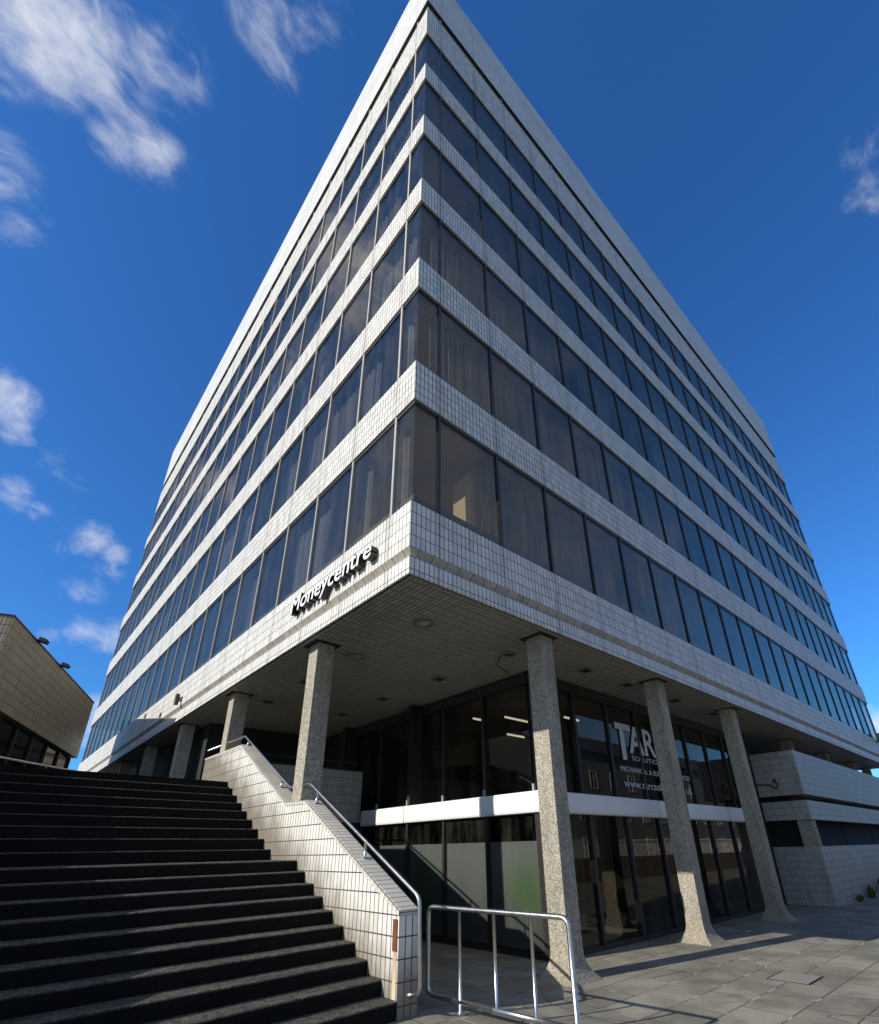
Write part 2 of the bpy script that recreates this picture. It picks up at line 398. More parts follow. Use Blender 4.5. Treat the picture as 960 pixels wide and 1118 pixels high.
heads = [HEAD0 + H*k for k in range(6)]; sills = [SILL0] + [HEAD0 + SPH + H*k for k in range(5)]
for k in range(6):
    z0 = heads[k]; z1 = sills[k+1] if k < 5 else TOPB
    mb = MB(v0=z1)
    ring(mb, [(.35,z1),(0,z1),(0,z0),(.35,z0)], [0,0,1])
    mb.face([(.35,.35,z0),(.35,L-.35,z0),(L-.35,L-.35,z0),(L-.35,.35,z0)], 1)
    mb.face([(.35,.35,z1),(L-.35,.35,z1),(L-.35,L-.35,z1),(.35,L-.35,z1)], 1)
    mb.build('spandrel_band', [M['tile'], M['ceiling']], tower)
    # continuous dark head and sill members of the window strip
    fr = MB(); ring(fr, [(.03,z0-.004),(.03,z0-.08),(.12,z0-.08)], [0,0]); s0 = sills[k]
    ring(fr, [(.12,s0+.04),(.03,s0+.04),(.03,s0+.004)], [0,0]); fr.build('window_frame', M['blackframe'], tower)

mb = MB(); ring(mb, [(.09,PARB-.05),(.09,TOPB)], [0]); ring(mb, [(0,PARB),(.05,PARB),(.05,PARB-.05),(.095,PARB-.05)], [1,1,1])  # black strip under the parapet stands in for its shadow line
mb.build('parapet_recess', [M['tile'], M['blackframe']], tower)
mb = MB(v0=PARB); ring(mb, [(.4,PART-.9),(.4,PART),(-.02,PART),(-.02,PARB)], [0,0,0])
mb.face([(.4,.4,PART-.9),(L-.4,.4,PART-.9),(L-.4,L-.4,PART-.9),(.4,L-.4,PART-.9)], 1); mb.build('parapet', [M['clad'], M['roof']], tower)
mb = MB()
for i in range(NB+1):
    t = OFF + P*i
    mb.box(.03,.13,t-.03,t+.03,TOPB+.002,PARB-.132)
    if i % 2 == 0: mb.box(t-.03,t+.03,.03,.13,TOPB+.002,PARB-.132)
o = mb.build('recess_post', M['mullion'], tower); o['kind'] = 'stuff'

# window panes: the 100 that show largest each a part with its own mullion, the rest one part
CAM = Vector((-3.947,-5.502,1.879))
panes = []
for k in range(6):
    z0, z1 = sills[k]+.04, heads[k]-.08
    edges = [.05] + [OFF+P*i for i in range(NB+1)] + [L-.05]
    for i in range(len(edges)-1):
        a, b = edges[i], edges[i+1]
        for side in (0,1):
            c = Vector((.1,(a+b)/2,(z0+z1)/2)) if side == 0 else Vector(((a+b)/2,.1,(z0+z1)/2))
            d = c - CAM; fac = abs(d.x if side == 0 else d.y)/d.length
            panes.append(((b-a)*(z1-z0)*fac/d.length**2, side, k, a, b, z0, z1, i))
panes.sort(reverse=True)
def pane_face(mb, side, a, b, z0, z1):
    if side == 0: mb.face([(.05,b,z0),(.05,a,z0),(.05,a,z1),(.05,b,z1)])
    else: mb.face([(a,.05,z0),(b,.05,z0),(b,.05,z1),(a,.05,z1)])
def mull(mb, side, t, z0, z1):
    if side == 0: mb.box(.012,.10,t-.028,t+.028,z0-.035,z1+.075)
    else: mb.box(t-.028,t+.028,.012,.10,z0-.035,z1+.075)
rest, restm, restd = MB(), MB(), MB()
for n, (ar, side, k, a, b, z0, z1, i) in enumerate(panes):
    if n < 99:
        mb = MB(); pane_face(mb, side, a, b, z0, z1); w = mb.build('window', M['glass'], tower)
        if i <= NB: m = MB(); mull(m, side, b, z0, z1); m.build('mullion', M['mullion'] if side == 0 else M['mullion_shade'], w)
    else:
        pane_face(rest, side, a, b, z0, z1)
        if i <= NB: mull(restm if side == 0 else restd, side, b, z0, z1)
for k in range(6):
    z0, z1 = sills[k]+.04, heads[k]-.08
    rest.face([(L-.1,.1,z0),(L-.1,L-.1,z0),(L-.1,L-.1,z1),(L-.1,.1,z1)]); rest.face([(L-.1,L-.1,z0),(.1,L-.1,z0),(.1,L-.1,z1),(L-.1,L-.1,z1)])
    for i in range(NB+1):
        t = OFF+P*i
        restm.box(L-.15,L-.045,t-.032,t+.032,z0-.055,z1+.095); restm.box(t-.032,t+.032,L-.15,L-.045,z0-.055,z1+.095)
o = rest.build('window', M['glass'], tower); o['kind'] = 'stuff'
o = restm.build('mullion', M['mullion'], tower); o['kind'] = 'stuff'
o = restd.build('mullion', M['mullion_shade'], tower); o['kind'] = 'stuff'

# inside: core, partitions near the corner, curtains
mb = MB(); mb.box(7,28,7,28,SILL0+.01,TOPB-.01); mb.build('core_wall', M['inner'], tower)
mb = MB()
for k in range(6):
    z0, z1 = sills[k]+.01, heads[k]-.01
    mb.box(1.78,1.9,.42,.95,z0,z1-.5) if k in (0,1,2) else None
    for q in (3.9,10.3,16.7,23.1): mb.box(q,q+.12,1.2,7,z0,z1); mb.box(1.2,7,q,q+.12,z0,z1)
mb.build('partition', [M['cream']], tower)
mb = MB()
for k in (0,1,2,3):
    z0 = sills[k]; mb.box(.16,.30,.16,L-.2,z0+.08,z0+.30); mb.box(.32,L-.2,.16,.30,z0+.08,z0+.30)
mb.build('sill_ledge', M['inner'], tower)
rng = random.Random(3)
for k in range(6):
    for side in (0,1):
        mb = MB(); z0, z1 = sills[k]+.32, heads[k]-.04
        for i in range(NB+1):
            a = OFF+P*i-.03
            if side == 1: runs = [(0,P)] if (rng.random() < .72 and not (k == 0 and i in (0,))) else [(P-.22,P)]
            else:
                r = rng.random(); runs = [(0,.25),(P-.3,P)] if r < .25 else ([(.9,1.5)] if r < .4 else ([(0,P)] if r < .5 else []))
            if i == NB: continue
            for (s, e) in runs:
                n = max(4, int((e-s)/.055)); prev = None
                for j in range(n+1):
                    t = a + s + (e-s)*j/n; d = .34 + .028*math.sin(j*1.9+i) + .01*rng.random()
                    p = (d,t) if side == 0 else (t,d)
                    if prev: mb.face([(*prev,z0),(*p,z0),(*p,z1),(*prev,z1)])
                    prev = p
        mb.build('net_curtain', M['curtain'], tower)

# columns with flared feet
def column(x, y, zb, h=.185, top=SOF+.008):
    mb = MB(); prof = []
    for q in range(9):
        t = q/8; prof.append((h + .21*(1-t)**3.2, zb + .5*t))
    prof.append((h+.004, top-.02))
    prof.append((h, top))
    rings = [[(x-r,y-r,z),(x+r,y-r,z),(x+r,y+r,z),(x-r,y+r,z)] for r, z in prof]
    for i in range(len(rings)-1):
        for k in range(4):
            e = (k+1) % 4; mb.face([rings[i][k],rings[i][e],rings[i+1][e],rings[i+1][k]])
    o = mb.build('column', M['agg'], tower)
    c = MB(); s = h+.11; c.box(x-s,x+s,y-s,y+s,SOF+.002,SOF+.006); c.build('column_recess_shade', M['black'], o)  # flat black plate stands in for shade in the hollow at column head
for i in range(3): column(3.72+4.68*i, .5, -.01)
column(.5, 3.72, .0)
for j in range(1,7): column(.5, 3.72+4.68*j, 3.40)
for x in (20.5,25.7,30.6,34.2): column(x, 1.1, 4.0)
for x in (22.,27.,32.): column(x, 9., 0.0)

# ground-floor glazing, set back under the soffit
GX, GY = 4.6, 1.5; BZ0, BZ1 = 2.54, 2.97
mb = MB()
# pale half-round metal band between the two rows of glazing
prof = [(-.02,BZ0),(.085,BZ0),(.118,BZ0+.012),(.132,BZ0+.05),(.137,BZ0+.14),(.137,BZ0+.29),(.132,BZ0+.38),(.118,BZ1-.012),(.085,BZ1),(-.52,BZ1)]
path = [((GX,8.24),(-1,0)),((GX,GY),(-1,-1)),((15.35,GY),(0,-1))]
for (pa, na), (pb, nb) in zip(path, path[1:]):
    for (d0,z0),(d1,z1) in zip(prof, prof[1:]):
        A = lambda p, n, d: (p[0]+n[0]*d, p[1]+n[1]*d)
        mb.face([(*A(pa,na,d0),z0),(*A(pb,nb,d0),z0),(*A(pb,nb,d1),z1),(*A(pa,na,d1),z1)])
mb.face([(GX-d,8.24,z) for d,z in prof]); mb.face([(15.35,GY-d,z) for d,z in reversed(prof)])
mb.build('band_course', M['alu'], tower)
jt = MB()
for y in (3.2,6.1): jt.box(GX-.14,GX-.1,y-.004,y+.004,BZ0+.02,BZ1-.02)
for x in (9.2,13.6): jt.box(x-.004,x+.004,GY-.14,GY-.1,BZ0+.02,BZ1-.02)
jt.build('band_joint', M['blackframe'], tower)
def shop_row(side, edges, z0, z1, mat, GX=GX, GY=GY):
    for a, b in zip(edges, edges[1:]):
        mb = MB()
        if side == 0: mb.face([(GX,b,z0),(GX,a,z0),(GX,a,z1),(GX,b,z1)])
        else: mb.face([(a,GY,z0),(b,GY,z0),(b,GY,z1),(a,GY,z1)])
        w = mb.build('shop_window', mat, tower)
        m = MB()
        if side == 0: m.box(GX-.06,GX+.08,a-.035,a+.035,z0-.02,z1+.02)
        else: m.box(b-.04,b+.04,GY-.06,GY+.08,z0-.02,z1+.02)
        m.build('mullion', M['blackframe'], w)
eL = [1.62+1.475*k for k in range(0,5)] + [8.2]
eR = [4.66+1.54*k for k in range(0,8)]
shop_row(0, eL, .1, BZ0+.02, M['shopglass']); shop_row(1, eR, .1, BZ0+.02, M['shopglass'])
UX, UY = 5.12, 1.98
eL2 = [2.06+1.56*k for k in range(0,5)] + [9.9]
eR2 = [5.2+1.52*k for k in range(0,9)]
shop_row(0, eL2, BZ1-.02, SOF-.02, M['shopglass'], UX, UY); shop_row(1, eR2, BZ1-.02, SOF-.02, M['shopglass'], UX, UY)
mb = MB(); mb.box(GX-.03,GX+.12,1.55,8.2,0,.1); mb.box(4.63,15.4,GY-.03,GY+.12,0,.1)
mb.box(UX-.05,UX+.1,2.1,12,SOF-.28,SOF-.002); mb.box(5.2,17.3,UY-.05,UY+.1,SOF-.28,SOF-.002); mb.box(UX-.06,UX+.09,UY-.06,UY+.09,BZ1,SOF-.004)
mb.box(GX-.06,GX+.09,GY-.06,GY+.09,.0,BZ0+.02)
mb.build('shopfront_frame', M['blackframe'], tower)
mb = MB()   # stub brackets along the top of the pale band
for y in eL[:5]: mb.box(GX-.09,GX-.05,y-.025,y+.025,BZ1-.02,BZ1+.14)
mb.build('band_bracket', M['mullion'], tower)
mb = MB(); mb.face([(GX+.03,8.2,.12),(GX+.03,1.68,.12),(GX+.03,1.68,2.02),(GX+.03,8.2,2.02)]); mb.build('window_film', M['film'], tower)
# dark rooms behind the glass
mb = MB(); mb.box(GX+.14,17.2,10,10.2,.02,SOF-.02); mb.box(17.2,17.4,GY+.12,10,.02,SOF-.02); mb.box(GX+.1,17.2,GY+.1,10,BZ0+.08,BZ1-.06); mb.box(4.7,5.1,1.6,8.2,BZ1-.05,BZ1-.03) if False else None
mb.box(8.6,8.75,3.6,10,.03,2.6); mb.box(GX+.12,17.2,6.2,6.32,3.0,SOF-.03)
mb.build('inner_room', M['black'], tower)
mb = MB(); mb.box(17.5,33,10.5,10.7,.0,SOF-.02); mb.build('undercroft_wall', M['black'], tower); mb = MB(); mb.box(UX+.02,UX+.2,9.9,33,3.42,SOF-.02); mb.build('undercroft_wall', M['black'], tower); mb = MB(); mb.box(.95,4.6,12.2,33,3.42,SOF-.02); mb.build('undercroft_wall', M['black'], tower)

# lit tubes behind the upper glazing
def tube_light(loc, ln, label):
    t = thing('tube_light', label, 'light', loc, 'lit tubes behind the upper glazing'); x, y, z = loc
    mb = MB(); mb.box(x-ln/2,x+ln/2,y-.06,y+.06,z+.03,z+.09); mb.build('housing', M['fitting'], t)
    mb = MB(); mb.tube([(x-ln/2+.03,y,z),(x+ln/2-.03,y,z)], .03, 10); mb.build('tube', M['tube'], t)
tube_light((7.0,5.75,5.6), .5, 'short lit ceiling tube behind the dark glass, beside the longer one')
tube_light((8.0,5.0,5.6), 1.2, 'longest lit ceiling tube behind the dark glass near the tall column')
tube_light((8.9,5.9,5.35), .9, 'faint lit tube hanging lower behind the dark glass')
tube_light((9.3,3.85,5.6), .8, 'lit ceiling tube seen just past the tall concrete column')

# ------------------------------------------------------------------ lettering
def text_mesh(s, shear=0.0, bold=0.0, depth=0.0):
    cu = bpy.data.curves.new('lettering', 'FONT'); cu.body = s; cu.shear = shear; cu.offset = bold; cu.extrude = depth; cu.resolution_u = 4
    ob = bpy.data.objects.new('lettering', cu); C.objects.link(ob)
    bpy.context.view_layer.update()
    me = bpy.data.meshes.new_from_object(ob.evaluated_get(bpy.context.evaluated_depsgraph_get()))
    bpy.data.objects.remove(ob); return me
def islands(me):
    par = list(range(len(me.vertices)))
    def find(a):
        while par[a] != a: par[a] = par[par[a]]; a = par[a]
        return a
    # weld by position first
    seen = {}
    for v in me.vertices:
        k = tuple(round(c,5) for c in v.co)
        if k in seen: par[find(v.index)] = find(seen[k])
        else: seen[k] = v.index
    for e in me.edges: par[find(e.vertices[0])] = find(e.vertices[1])
    gr = {}
    for p in me.polygons: gr.setdefault(find(p.vertices[0]), []).append(p)
    return list(gr.values())
sign = thing('wall_sign', 'raised metal letters spelling Moneycentre on the white fascia', 'sign', (-.1,2.4,6.5))
me = text_mesh('Moneycentre', .12, .012, .5)
xs_ = [v.co.x for v in me.vertices]; ys_ = [v.co.y for v in me.vertices]; x0, x1 = min(xs_), max(xs_)
capH = 0.70
fy = lambda x: lerp(4.08, .93, (x-x0)/(x1-x0)); fz = lambda y: 6.49 + (y)/capH*.37
for isl in islands(me):
    mb = MB()
    for p in isl:
        pts = [me.vertices[i].co for i in p.vertices]
        q = [(-.085 - c.z*.13, fy(c.x), fz(c.y)) for c in pts]
        mb.face(q, 0 if p.normal.z > .9 else 1)
    mb.build('letter', [M['alu'], M['blackframe']], sign)
wl = thing('window_lettering', 'white shop lettering on the upper glass between two columns, TARC in large capitals', 'lettering', (10.3,1.9,3.9))
def flat_text(s, x0, x1, z0, z1, bold=.0, drop=None):
    me = text_mesh(s, 0, bold); X = [v.co.x for v in me.vertices]; Y = [v.co.y for v in me.vertices]
    a, b, c, d = min(X), max(X), 0.0, max(Y)
    mb = MB()
    for p in me.polygons:
        pts = [me.vertices[i].co for i in p.vertices]
        if p.normal.z < 0: pts = pts[::-1]
        mb.face([(lerp(x0,x1,(q.x-a)/(b-a)), 1.95-.003, lerp(z0,z1,(q.y-c)/(d-c))) for q in pts])
    return mb
TY = 1.95
mb = flat_text('ARC', 9.22, 11.45, 4.29, 5.06, .02)
mb.box(8.59,9.40,TY-.003,TY-.002,4.88,5.06); mb.box(8.80,9.02,TY-.003,TY-.002,4.05,4.88)
mb.build('large_word', M['whitevinyl'], wl)
flat_text('SOLUTIONS', 9.28, 11.15, 4.07, 4.20, .0).build('small_word', M['whitevinyl'], wl)
tl = flat_text('MECHANICAL & ELECTRICAL SERVICES', 8.58, 12.62, 3.74, 3.87, .012)
def words_of(mb, gap):
    fs = sorted(range(len(mb.f)), key=lambda i: min(mb.v[j].x for j in mb.f[i])); out = []; xe = -1e9
    for i in fs:
        xa = min(mb.v[j].x for j in mb.f[i])
        if xa > xe + gap: out.append(MB())
        out[-1].face([mb.v[j] for j in mb.f[i]]); xe = max(xe, max(mb.v[j].x for j in mb.f[i]))
    return out
for wd in words_of(tl, .035): wd.build('trade_word', M['whitevinyl'], wl)
flat_text('www.tarcsolutions.co.uk', 8.67, 12.61, 3.33, 3.53, .006).build('web_address', M['whitevinyl'], wl)

# ------------------------------------------------------------------ soffit lights
def round_light(x, y, r, label, wire=False):
    t = thing('recessed_light', label, 'ceiling light', (x,y,SOF), 'recessed lights in the tiled soffit')
    mb = MB(); mb.lathe((x,y,SOF+.008), [(r,-.001),(r,-.035),(r-.03,-.045),(r-.055,-.02),(r-.06,-.001)], 28); mb.build('bezel', M['fitting'], t)
    mb = MB(); mb.lathe((x,y,SOF), [(r-.06,-.002),(r*.45,-.02),(.001,-.026)], 28); mb.build('lens', M['lens'] if not wire else M['lamp_black'], t)
    if wire:
        mb = MB(); mb.tube([(x-.1,y+.1,SOF-.02),(x-.16,y+.16,SOF-.12),(x-.16,y+.2,SOF-.26),(x-.04,y+.12,SOF-.36),(x+.02,y+.06,SOF-.42)], .012, 6); mb.build('loose_wire', M['black'], t)
round_light(1.38, 1.4, .2, 'round soffit light with pale lens nearest the tower corner')
round_light(1.33, 3.78, .2, 'round soffit light beside the column rising from the stair wall')
round_light(3.86, 1.5, .17, 'broken soffit light with a loose wire hanging beside the tall column', True)
proto = None
for n, (x, y) in enumerate([(3.8,3.83),(3.74,6.26),(3.74,8.54),(1.35,6.2),(1.35,8.53),(6.14,1.05),(8.02,1.05),(10.6,1.0),(13.2,1.0)]):
    if proto is None:
        proto = thing('square_light', 'small dark square recessed light in the tiled soffit', 'ceiling light', (x,y,SOF), 'small dark square lights in the soffit')
        mb = MB(); z = SOF+.008; a = .15
        for k in range(4):
            cs = [(-a,-a),(a,-a),(a,a),(-a,a)]; p, q = cs[k], cs[(k+1)%4]; i = .75
            mb.face([(x+p[0],y+p[1],z-.03),(x+p[0]*i,y+p[1]*i,z-.03),(x+q[0]*i,y+q[1]*i,z-.03),(x+q[0],y+q[1],z-.03)])
            mb.face([(x+p[0],y+p[1],z),(x+p[0],y+p[1],z-.03),(x+q[0],y+q[1],z-.03),(x+q[0],y+q[1],z)])
        mb.build('bezel', M['fitting'], proto)
        mb = MB(); mb.box(x-.115,x+.115,y-.115,y+.115,z-.018,z-.004); mb.build('lens', M['lamp_black'], proto)
    else:
        r = proto.copy(); C.objects.link(r); r.location = (x,y,SOF)
        for ch in proto.children:
            c = ch.copy(); C.objects.link(c); c.parent = r

# small lamps on the fascia
t = thing('fascia_lamp', 'small cylindrical lamp fixed to the white fascia high above the stair head', 'lamp', (0,12.47,6.5))
mb = MB(); mb.box(-.08,.01,12.42,12.52,6.42,6.56); mb.build('bracket', M['fitting'], t)
mb = MB(); mb.lathe((-.14,12.47,6.3), [(.001,0),(.07,0),(.07,.34),(.05,.36),(.001,.36)], 16); mb.build('lamp_body', M['lamp_black'], t)
t = thing('fascia_camera', 'small box camera fixed to the grey fascia above the tiled car park tiers', 'camera', (33.4,0,7.3))
mb = MB(); mb.box(33.3,33.5,-.25,.02,7.05,7.15); mb.build('bracket', M['fitting'], t)
mb = MB(); mb.obox((33.4,-.35,7.35), (.14,0,0), (0,.3,0), (0,0,.2)); mb.build('housing', M['fitting'], t)

# ------------------------------------------------------------------ stairs
st = thing('staircase', 'broad flight of dark worn stone steps rising along the white tiled wall', 'stairs', (-4,0,.15))
noses = [(.23+.325*k, .33+.16*k) for k in range(10)] + [(4.27+.364*k, 1.95+.1835*k) for k in range(8)]
SK = .065
for k, (y, z) in enumerate(noses):
    yn = noses[k+1][0]+.06 if k+1 < len(noses) else 7.5
    zb = z-.30 if k else .0
    mb = MB(); xa, xb = -14.0, .197; r = .018
    f = lambda x, yy: yy + SK*(x-.2)
    nseg = 70; jr = random.Random(k)
    prof = lambda x: [(f(x,y)+.012, zb),(f(x,y)+.004, z-.05),(f(x,y), z-r),(f(x,y)+r*.4, z-r*.35),(f(x,y)+r*1.2, z),(f(x,yn), z+.003)]
    px = None
    for i in range(nseg+1):
        x = lerp(xa, xb, i/nseg); w = jr.uniform(-.0045,.0045)
        cur = [(x, a+w*(j < 5), b + w*.4*(j > 0)) for j, (a, b) in enumerate(prof(x))]
        if px:
            for j in range(len(cur)-1): mb.face([px[j],cur[j],cur[j+1],px[j+1]])
        px = cur
    mb.face([(x,a,b) for a,b in prof(xb) for x in (xb,)] + [(xb,f(xb,yn),zb)])
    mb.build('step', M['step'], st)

# upper platform
mb = MB(); mb.prism([(-40,4.9),(.19,7.2),(.19,40),(-40,40)], .2, 3.41, 1, 0); mb.box(.19,GX-.08,8.45,33,.0,3.405)
struct(mb.build('upper_platform', [plain('dark_platform_paving', (.09,.087,.08), .9, 0, .3, 6, bump=.3), M['step']]))

# stair wall
WX0, WX1 = .2, .5
top = [(.24,1.20),(3.1,2.68),(3.9,2.70),(6.75,4.18),(9.3,4.20)]
sw = thing('stair_wall', 'white tiled wall with stepped sloping top and steel handrail beside the steps', 'wall', (.35,.3,.1))
mb = MB(v0=1.20-.03)
poly = [(9.3,3.3),(7.1,3.3),(3.9,1.4),(.24,-.02)] + top
for x, rev in ((WX0,False),(WX1,True)):
    # split into convex quads along y so the sheet is clean
    cut = sorted({p[0] for p in top} | {7.1,3.9})
    def zt(y):
        for (a,b),(c,d) in zip(top, top[1:]):
            if a <= y <= c+1e-6: return lerp(b,d,(y-a)/(c-a))
    def zb(y): return lerp(-.02,1.4,(y-.24)/3.66) if y <= 3.9 else (lerp(1.4,3.3,(y-3.9)/3.2) if y <= 7.1 else 3.3)
    for a, b in zip(cut, cut[1:]):
        q = [(x,b,zb(b)),(x,a,zb(a)),(x,a,zt(a)),(x,b,zt(b))]
        mb.face(q[::-1] if rev else q)
mb.face([(WX0,.24,-.02),(WX1,.24,-.02),(WX1,.24,1.2),(WX0,.24,1.2)]); mb.face([(WX1,9.3,.0),(WX0,9.3,.0),(WX0,9.3,4.2),(WX1,9.3,4.2)])
mb.face([(WX1,.24,-.02),(WX1,9.3,-.02),(WX1,9.3,3.3),(WX1,7.1,3.3),(WX1,3.9,1.4)])
mb.build('wall_face', M['tile_stair'], sw)
mb = MB(); e = .012
for (a,b),(c,d) in zip(top, top[1:]):
    pr = [(WX0-e,-.035),(WX0-e,.004),(WX0+.004,.022),(WX0+.02,.028),(WX1-.02,.028),(WX1+e,.01),(WX1+e,-.035)]
    for (xa,za),(xb,zb_) in zip(pr, pr[1:]):
        la = math.hypot(c-a, d-b)
        mb.face([(xa,c,d+za),(xa,a,b+za),(xb,a,b+zb_),(xb,c,d+zb_)], uv=[(xa,a+la),(xa,a),(xb,a),(xb,a+la)])
for (y,z,s) in ((.24,1.2,-1),(9.3,4.2,1)):
    q = [(xx,y+s*.001,z+zz) for xx,zz in pr]; mb.face(q if s < 0 else q[::-1])
M['cap'] = tile_mat('cap_tile', (.66,.63,.56), (.57,.54,.47), (.09,.08,.065), tw=.3, rh=.1, stain=.4, mortar=.006)
mb.build('coping', M['cap'], sw)
def bend(pts, r=.07, n=5):
    pts = [Vector(p) for p in pts]; out = [pts[0]]
    for a, b, c in zip(pts, pts[1:], pts[2:]):
        u = (a-b).normalized(); w = (c-b).normalized(); rr = min(r, (a-b).length*.45, (c-b).length*.45)
        p, q = b+u*rr, b+w*rr
        for i in range(n+1):
            t = i/n; out.append(p*(1-t)**2 + b*2*t*(1-t) + q*t*t)
    return out + [pts[-1]]
RX = .36
rail = bend([(RX,9.75,4.50),(RX,7.03,4.46),(RX,4.15,3.02),(RX,3.30,3.00),(RX,.06,1.37),(RX,.02,.40),(RX,.24,.36)], .09)
mb = MB(); mb.tube(rail, .024, 12); hr = mb.build('handrail', M['steel'], sw)
for y in (8.6,6.75,4.55,3.0,1.35):
    zr = None
    for a, b in zip(rail, rail[1:]):
        if min(a.y,b.y) <= y <= max(a.y,b.y) and a.z > .6: zr = lerp(a.z,b.z,(y-a.y)/(b.y-a.y) if b.y != a.y else 0); break
    zc = zt(y)+.028
    mb = MB(); mb.tube([(RX,y,zc-.01),(RX,y,zr-.01)], .021, 10); mb.lathe((RX,y,zc), [(.05,-.004),(.05,.008),(.02,.012)], 16); mb.build('bracket', M['steel'], hr)
mb = MB(); mb.box(WX0-.012,WX0-.001,.262,.355,.80,1.13)
for z in (.86,1.06,1.09): mb.lathe((0,0,0), [(0,0)], 3) if False else mb.box(WX0-.017,WX0-.011,.297,.313,z,z+.016)
mb.build('rusty_plate', M['rust'], sw)
def ruststain():
    t = NT('rust_run'); p = t.sep(t.pos()); n = t.noise(t.scaled(t.pos(), (30,30,3)), 1.0, 4)
    c = t.mix(t.ramp(p[2], .8, .35), (.42,.22,.06), (.62,.52,.36)); c = t.mix(n, c, (.6,.55,.42)); t.bsdf(c, .5); return t.done()
mb = MB(); mb.face([(WX0-.0025,.345,.16),(WX0-.0025,.272,.16),(WX0-.0025,.272,.80),(WX0-.0025,.345,.80)]); mb.build('rust_stain', ruststain(), sw)

# ------------------------------------------------------------------ steel barrier
shade_wall = thing('stair_wall', 'added tiled wall out of view, shading the left side of the stone steps', 'wall', (-4.75,0,.1))  # unseen wall, added out of view to cast shade on the treads
mb = MB(v0=1.17)
lt = [(-.1,1.20),(2.76,2.68),(3.56,2.70),(6.4,4.18),(8.0,4.20)]
for (ya,za),(yb,zb2) in zip(lt, lt[1:]):
    mb.face([(-4.6,ya,-.02),(-4.6,yb,-.02),(-4.6,yb,zb2),(-4.6,ya,za)]); mb.face([(-4.9,yb,-.02),(-4.9,ya,-.02),(-4.9,ya,za),(-4.9,yb,zb2)])
    mb.face([(-4.9,ya,za),(-4.6,ya,za),(-4.6,yb,zb2),(-4.9,yb,zb2)])
mb.face([(-4.9,-.1,-.02),(-4.6,-.1,-.02),(-4.6,-.1,1.2),(-4.9,-.1,1.2)]); mb.build('wall_face', M['tile_stair'], shade_wall)
bar = thing('steel_barrier', 'tubular steel pedestrian barrier with upright bars standing in front of the stair wall', 'barrier', (.95,-.6,.12))
A0, A1 = Vector((.90,.55,0)), Vector((1.08,-1.62,0))
def bp(t, z): q = A0.lerp(A1, t); return (q.x, q.y, z)
loop = bend([bp(.5,.24),bp(0,.24),bp(0,1.20),bp(1,1.20),bp(1,-.02)], .1)
mb = MB(); mb.tube(loop, .029, 14); fr = mb.build('frame_tube', M['steel'], bar)
mb = MB(); mb.tube([bp(.5,.24),bp(.985,.24)], .028, 12); mb.build('bottom_rail', M['steel'], bar)
for t_ in (1.0,.26):
    q = bp(t_, gz(*bp(t_,0)[:2])); mb = MB(); mb.lathe(q, [(.075,-.01),(.075,.010),(.034,.013),(.030,.03)], 18); mb.build('base_plate', M['steel'], bar)
for t_ in (.26,.52,.77):
    mb = MB(); mb.tube([bp(t_,1.185),bp(t_,-.02 if t_ < .3 else .24)], .0205, 10); mb.build('bar', M['steel'], bar)

# ------------------------------------------------------------------ platform parapet wall behind the stair wall
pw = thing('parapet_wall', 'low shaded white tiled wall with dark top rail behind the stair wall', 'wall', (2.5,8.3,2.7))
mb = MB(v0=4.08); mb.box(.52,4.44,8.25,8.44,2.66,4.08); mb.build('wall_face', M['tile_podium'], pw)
mb = MB(); mb.box(.52,4.46,8.22,8.47,4.085,4.12); mb.tube([(.55,8.34,4.32),(4.3,8.34,4.32)], .025, 8)
for x in (1.2,2.7,4.2): mb.tube([(x,8.34,4.1),(x,8.34,4.3)], .018, 8)
mb.build('top_rail', M['blackframe'], pw)
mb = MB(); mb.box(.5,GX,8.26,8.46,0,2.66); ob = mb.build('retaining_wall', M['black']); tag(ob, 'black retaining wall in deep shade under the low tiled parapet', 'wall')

# ------------------------------------------------------------------ tiled car park tiers
BX, BY = 17.6, .2
cp = thing('car_park_tiers', 'stacked white tiled balconies of a car park beneath the overhang', 'car park', (26,3,0))
def tier(z0, z1, name):
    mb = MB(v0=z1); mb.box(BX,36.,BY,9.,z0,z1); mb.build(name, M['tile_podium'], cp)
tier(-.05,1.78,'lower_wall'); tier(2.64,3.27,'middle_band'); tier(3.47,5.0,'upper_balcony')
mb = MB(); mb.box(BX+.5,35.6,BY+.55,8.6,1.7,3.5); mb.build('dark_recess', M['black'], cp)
mb = MB(); mb.box(BX+.06,BX+.46,BY+.04,BY+.5,1.782,2.638); mb.build('pier', M['agg'], cp)
mb = MB()
for a, b in ((BX+.56,22.2),(22.4,27.),(27.2,32.)):
    for k in range(11):
        z = 1.80+.078*k; mb.face([(a,BY+.25,z),(b,BY+.25,z),(b,BY+.32,z+.06),(a,BY+.32,z+.06)])
mb.build('louvre', M['louvre'], cp)
hk = MB(); hk.tube(bend([(BX-.03,1.9,3.92),(BX-.03,1.2,3.86),(BX-.03,1.10,3.72),(BX-.03,1.0,3.72),(BX-.03,.97,3.9),(BX-.03,1.05,3.98)], .05), .022, 8); hk.lathe((BX-.03,1.05,3.98), [(.001,-.05),(.05,-.03),(.06,.02),(.03,.06),(.001,.065)], 10)
tag(hk.build('wall_hook', M['lamp_black']), 'thin black bent bracket on the upper tiled balcony end', 'bracket')

